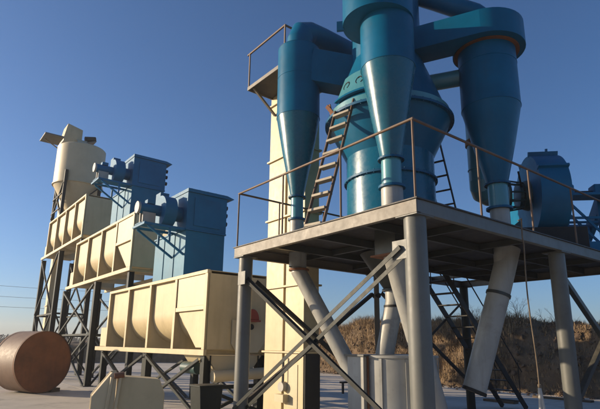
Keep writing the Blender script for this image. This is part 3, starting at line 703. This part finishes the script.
# ================================================================== DUST COLLECTORS
def collector(loc, label):
    x0, y0, z0 = loc
    t = thing('dust_collector', loc, label, 'dust collector', 'blue dust collectors on the mixers')
    b = lambda a0, a1, b0, b1, c0, c1: MB().box(x0 + a0, x0 + a1, y0 + b0, y0 + b1, z0 + c0, z0 + c1)
    P = lambda x, y, z: Vector((x0 + x, y0 + y, z0 + z))
    lb = b(0, 1.12, 0, 2.0, 0, 1.26).build('filter_box', 'blue_lt', t, .006)
    for y in (.66, 1.33): b(-.02, -.001, y - .02, y + .02, .05, 1.22).build('side_seam', 'blue_lt', lb)
    b(-.03, 1.15, -.03, 2.03, 1.261, 1.30).build('flange', 'blue', t)
    ub = b(-.02, 1.14, -.02, 1.15, 1.301, 2.28).build('clean_air_box', 'blue', t, .006)
    b(.18, .94, -.045, -.021, 1.4, 2.15).build('inspection_door', 'blue', ub)
    MB().prism([P(-.04, -.06, 2.281), P(1.3, -.06, 2.281), P(1.34, -.06, 2.31), P(1.12, -.06, 2.37), P(-.04, -.06, 2.37)], (0, 1.28, 0)).build('lid', 'blue', t)
    for i in range(5): MB().tube(P(.12 + i * .24, .1, 2.371), P(.12 + i * .24, .1, 2.42), .03, seg=8).build('lid_clamp', 'blue', t)
    MB().prism([P(.05, 1.17, 1.301), P(.95, 1.17, 1.301), P(.65, 1.17, 1.72), P(.3, 1.17, 1.72)], (0, .75, 0)).build('transition_hood', 'beige_lt', t)
    # shelf with extraction fan
    for y in (.05, .75): MB().bar(P(-1.1, y, 1.28), P(-.03, y, 1.28), .06, .06).build('shelf_beam', 'blue', t); MB().bar(P(-1.0, y, 1.24), P(-.01, y, .62), .05, .05).build('shelf_brace', 'blue', t); MB().bar(P(-.42, y, 1.25), P(-.42, y, .90), .05, .05).build('shelf_strut', 'blue', t)
    MB().bar(P(-1.08, .0, 1.28), P(-1.08, .82, 1.28), .06, .06).build('shelf_beam', 'blue', t)
    b(-1.12, -.03, .22, .62, 1.312, 1.335).build('shelf_plate', 'blue', t)
    fm = MB(); cpt = P(-.42, .42, 1.74)
    fm.tube(cpt - V(.16, 0, 0), cpt + V(.16, 0, 0), .41, seg=32); fh = fm.build('fan_housing', 'blue', t)
    fm = MB(); fm.bar(cpt + V(0, .28, 0), cpt + V(0, .28, .55), .30, .24, (1, 0, 0)); fm.build('fan_outlet', 'blue', fh)
    MB().tube(cpt + V(.16, 0, 0), P(0.0, .42, 1.74), .2, seg=24, caps=False).build('fan_inlet', 'blue', t)
    mo = MB().tube(P(-1.12, .42, 1.74), P(-.58, .42, 1.74), .14, seg=24).build('motor', 'blue', t)
    MB().tube(P(-1.18, .42, 1.74), P(-1.121, .42, 1.74), .155, seg=24).build('fan_cowl', 'motor', mo)
    b(-.95, -.75, .33, .51, 1.875, 1.97).build('terminal_box', 'blue', mo)
    for y in (.30, .50): b(-1.05, -.72, y, y + .04, 1.336, 1.63).build('motor_foot', 'motor', t)
    # pulse valves on the far side
    MB().tube(P(1.20, .3, 1.55), P(1.20, .3, 2.2), .035, seg=10).build('air_header', 'black', t)
    for z in (1.66, 1.9, 2.12): MB().tube(P(1.12, .3, z), P(1.32, .3, z), .065, seg=14).build('pulse_valve', 'black', t)
    return t
f2 = collector((5.28, 11.5, 3.18), 'blue dust collector with side fan standing on the nearest mixer')
f1 = copy_tree(f2, (5.28, 16.0, 5.52)); f1['label'] = 'blue dust collector with side fan standing on the middle mixer'

# ================================================================== SILO and far elevator
sc_ = (5.92, 26.4)
si = thing('storage_silo', (sc_[0], sc_[1], 7.55), 'cream storage silo with conical bottom above the highest mixer', 'silo')
MB().lathe([(1.18, 9.42), (1.18, 11.45), (1.13, 11.5), (.2, 11.72)], sc_, 56, cap1=True).build('shell', 'beige_lt', si)
MB().lathe([(.25, 7.75), (1.18, 9.42)], sc_, 56).build('cone', 'beige_lt', si)
MB().ring(sc_, 9.42, 1.17, .05, .06, 56).build('ring_beam', 'beige', si)
for x in (5.10, 6.75):
    for y in (25.45, 27.3):
        MB().box(x - .07, x + .07, y - .07, y + .07, 7.53, 9.95).build('leg', 'dark', si)
for y in (25.40, 27.25): MB().angle((5.15, y, 7.65), (6.7, y, 9.3), .06, .008, (0, 1, 0)).build('brace', 'dark', si)
MB().angle((5.05, 25.5, 7.7), (5.05, 27.25, 9.3), .07, .008, (1, 0, 0)).build('brace', 'dark', si); MB().angle((5.03, 27.25, 7.7), (5.03, 25.5, 9.3), .07, .008, (1, 0, 0)).build('brace', 'dark', si)
for z in (7.95, 8.7): MB().bar((5.0, 25.5, z), (5.0, 27.25, z), .05, .05).build('tie_beam', 'dark', si)
e2 = thing('feed_elevator', (5.95, 28.75, 0), 'slim cream elevator column with hooded head behind the silo', 'bucket elevator')
for i, (a, b) in enumerate(((.02, 3.4), (3.44, 6.8), (6.84, 10.2), (10.24, 11.9))):
    MB().box(5.62, 6.08, 28.5, 28.98, a, b).build('casing_section', 'beige', e2, .008); MB().box(5.58, 6.12, 28.46, 29.02, b + .001, b + .039).build('joint_flange', 'beige', e2)
MB().prism([(5.35, 28.05, 11.95), (6.0, 28.05, 11.95), (6.2, 28.05, 12.6), (6.2, 28.05, 13.3), (5.4, 28.05, 13.5), (5.25, 28.05, 12.6)], (0, 1.0, 0)).build('head', 'beige', e2, .02)
MB().prism([(6.0, 27.4, 11.9), (6.45, 27.4, 11.9), (6.5, 28.1, 12.5), (5.9, 28.1, 12.5)], (0, .0, .22)).build('spout', 'beige_lt', e2)
MB().prism([(4.25, 27.6, 12.42), (5.19, 27.6, 12.42), (5.19, 29.0, 12.42), (4.25, 29.0, 12.42)], (0, 0, .07)).build('service_deck', 'grey_lt', e2)
MB().prism([(6.26, 27.9, 12.45), (6.95, 27.9, 12.75), (6.95, 29.0, 12.75), (6.26, 29.0, 12.45)], (0, 0, .06)).build('service_deck', 'beam', e2)
MB().tube((6.4, 28.2, 12.85), (6.95, 28.2, 12.98), .16, seg=18).build('drive_motor', 'dark', e2)
MB().bar((4.4, 28.4, 12.40), (5.68, 28.4, 11.7), .05, .05).build('deck_bracket', 'beam', e2)

# final places of the mixer line, a tenth larger than drawn above
for o_, p_ in ((m1, (5.5, 10.58, 1.336)), (m2, (5.5, 16.08, 3.91)), (m3_, (5.5, 22.68, 6.11)), (f2, (5.81, 12.65, 3.338)), (f1, (5.81, 17.60, 5.912)), (si, (6.51, 29.04, 8.145)), (e2, (6.545, 31.625, -.16))):
    o_.location = p_; o_.scale = (1.1, 1.1, 1.1)

# ================================================================== THINGS ON THE GROUND
# big rusty drum lying on its side
dn = V(.36, -.93, 0).normalized(); dc = V(3.68, 18.0, .98); dr = .96
du = V(0, 0, 1); ds = dn.cross(du)
dt = thing('steel_drum', (3.85, 18.3, 0), 'large rusty brown steel drum lying on its side at the left', 'drum')
back = dc - dn * 1.25
def disc(mb, c, r, n=56, flip=False):
    vs = [c + (ds * math.cos(2 * math.pi * i / n) + du * math.sin(2 * math.pi * i / n)) * r for i in range(n)]
    mb.add(vs, [tuple(range(n))[::-1] if flip else tuple(range(n))])
MB().tube(back, dc, dr, seg=64, caps=False).build('shell', 'drumskin', dt)
mb = MB(); disc(mb, dc - dn * .03, dr - .002); disc(mb, back + dn * .03, dr - .002); mb.build('end_disc', 'rust', dt)
for c in (dc - dn * .06, back + dn * .04):
    MB().tube(c, c + dn * .05, dr + .018, seg=64, caps=False).build('rim_hoop', 'rust', dt)
for c in (dc - dn * .35,): MB().bar(c - ds * .75 + V(0, 0, -.91), c - ds * .45 + V(0, 0, -.91), .5, .12).build('chock', 'wood', dt)
MB().bar(dc - dn * .9 - ds * 1.0 + V(0, 0, -.90), dc - dn * .5 - ds * .62 + V(0, 0, -.90), .16, .14).build('chock', 'wood', dt)

# beige hood lying in the foreground
hd_ = thing('sheet_metal_hood', (3.3, 9.0, 0), 'beige sheet metal hood standing on the ground before the mixer', 'hood')
U_ = V(.94, -.25, 0).normalized(); N_ = V(-U_.y * -1, 0, 0); N_ = V(.25, .94, 0).normalized(); ho = V(2.66, 9.1, 0)
def hp3(u, n_, z): return ho + U_ * u + N_ * n_ + V(0, 0, z)
outl = [(.42, .02), (1.22, .02), (1.22, .72), (1.12, .97), (.42, 1.03)]
MB().prism([hp3(u, .03, z) for u, z in outl], N_ * .55).build('hood_body', 'beige', hd_, .01)
MB().prism([hp3(u, .02, z) for u, z in [(.0, .02), (.38, .02), (.38, 1.1), (.30, 1.1), (.0, .70)]], N_ * .03).build('side_plate', 'beige_lt', hd_, .006)
MB().prism([hp3(u, .50, z) for u, z in [(.0, .02), (.12, .02), (.12, .62), (.40, 1.0), (.40, 1.1), (.30, 1.1), (.0, .70)]], N_ * .06).build('side_frame', 'beige_lt', hd_, .006)
MB().prism([hp3(.005, .07, .30), hp3(.005, .49, .30), hp3(.005, .49, .70), hp3(.305, .49, 1.09), hp3(.305, .07, 1.09), hp3(.005, .07, .70)][:0] or [hp3(.01, .07, .69), hp3(.01, .49, .69), hp3(.30, .49, 1.08), hp3(.30, .07, 1.08)], U_ * .02).build('sloping_plate', 'beige', hd_)
for u in (.22, .36): MB().bar(hp3(u, -.01, .05), hp3(u + .08, -.01, 1.02), .05, .04).build('frame_bar', 'beige_lt', hd_)
MB().tube(hp3(.34, -.02, 1.04), hp3(.50, -.02, 1.06), .05, seg=12).build('hinge', 'rust', hd_)
# dark bin
bn_ = thing('steel_bin', (4.75, 8.95, 0), 'small dark green steel bin beside the left platform post', 'bin')
for nm, pts_, vec in (('bin_body', [(4.60, 8.8, .02), (4.97, 8.8, .02), (5.03, 8.8, .80), (4.54, 8.8, .80)], (0, .42, 0)),): MB().prism(pts_, vec).build(nm, 'dark', bn_, .008)
MB().box(4.52, 5.05, 8.78, 9.24, .801, .83).build('bin_rim', 'dark', bn_)
# low trestle by the elevator
tr = thing('steel_trestle', (12.6, 12.9, 0), 'low dark steel trestle on the yard by the earth bank', 'trestle')
MB().box(12.0, 13.0, 12.9, 13.05, .34, .40).build('top_bar', 'black', tr)
for x in (12.05, 12.9): MB().box(x, x + .06, 12.94, 13.0, .005, .339).build('leg', 'black', tr)
# boards by the bank
t = MB().box(16.6, 16.85, 6.9, 8.7, .006, .07).build('timber_board', 'wood', None, .005, (16.7, 7.8, 0)); tag(t, 'dark timber board lying at the foot of the bank', 'board')
t = MB().box(14.2, 14.45, 8.0, 9.0, .006, .08).build('timber_board', 'wood', None, .005, (14.3, 8.5, 0)); tag(t, 'dark timber board near the foot of the stair', 'board')

# bare shrubs on the bank
def shrub(base, h, n, seed, label, spread=.45):
    rn = random.Random(seed); mb = MB(); base = Vector(base)
    def grow(p, d, l, r, k):
        q = p + d * l; mb.tube(p, q, r, r * .6, 4, False)
        if k <= 0: return
        for i in range(rn.choice((2, 2, 3))):
            nd = (d + Vector((rn.gauss(0, .42), rn.gauss(0, .42), rn.gauss(.1, .2)))).normalized(); grow(q, nd, l * rn.uniform(.6, .85), r * .6, k - 1)
    for i in range(n):
        d = Vector((rn.gauss(0, spread), rn.gauss(0, spread), 1)).normalized(); grow(base + Vector((rn.gauss(0, .12), rn.gauss(0, .12), 0)), d, h * rn.uniform(.22, .36), .013, 4)
    return tag(mb.build('bare_shrub', 'twig', None, 0, base), label, 'shrub', 'leafless shrubs on the earth bank')
def btop(y):
    k = min(range(len(bank_path)), key=lambda i: abs(bank_path[i][1] - y)); row, nr = bank_pts[k]; p = row[30]; return p
for i, (y, h, lb) in enumerate(((5.9, 1.8, 'leafless shrub on the bank at the far right edge'), (11.2, 1.2, 'leafless shrub on the bank right of the slanting grey pipe'), (9.6, .9, 'small leafless shrub on the bank near the hanging rope'), (13.2, 1.0, 'leafless shrub on the bank behind the stair treads'), (17.6, .9, 'leafless shrub on the bank right of the grey tank pipe'), (19.8, .9, 'leafless shrub on the bank left of the tank pipe'))):
    p = btop(y); shrub(p + Vector((.4, 0, -.05)), h, 6, 20 + i, lb)

# overhead cables far to the left, strung between distant poles
for k, (za, nm) in enumerate(((14.5, 'highest overhead cable at the far left'), (12.2, 'middle overhead cable at the far left'), (10.0, 'lowest overhead cable at the far left'))):
    p = []; a = V(-40, 118, za); b_ = V(70, 132, za + 1)
    for i in range(25):
        f = i / 24; q = a.lerp(b_, f); q.z -= 4 * 1.6 * f * (1 - f); p.append(q)
    t = MB().path(p, .035, 5, True, True).build('overhead_cable', 'cable', None, 0, a); tag(t, nm, 'cable', 'overhead cables on the horizon')
for k, (x, y) in enumerate(((-40, 118), (70, 132))):
    t = thing('utility_pole', (x, y, 0), ('utility pole left of the view holding the cables', 'utility pole behind the machines holding the cables')[k], 'pole')
    MB().tube((x, y, 0), (x, y, 16.2), .16, .1, 12).build('pole_shaft', 'concrete', t)
    for z in (10.0, 12.2, 14.5): MB().box(x - .08, x + .08, y - .8, y + .8, z + k - .1, z + k + .0).build('cross_arm', 'black', t)

# ================================================================== AIR
hz = bpy.data.materials.new('thin_haze'); hz.use_nodes = True; n_ = hz.node_tree.nodes; n_.clear()
pv = n_.new('ShaderNodeVolumePrincipled'); pv.inputs['Density'].default_value = 0.0011; pv.inputs['Color'].default_value = (.95, .95, .95, 1); pv.inputs['Anisotropy'].default_value = 0.2
om = n_.new('ShaderNodeOutputMaterial'); hz.node_tree.links.new(pv.outputs[0], om.inputs['Volume'])
M['haze'] = hz
tag(MB().box(-510, 510, -510, 510, -1, 17).build('haze', 'haze'), 'thin pale haze over the yard and the horizon', None, kind='stuff')
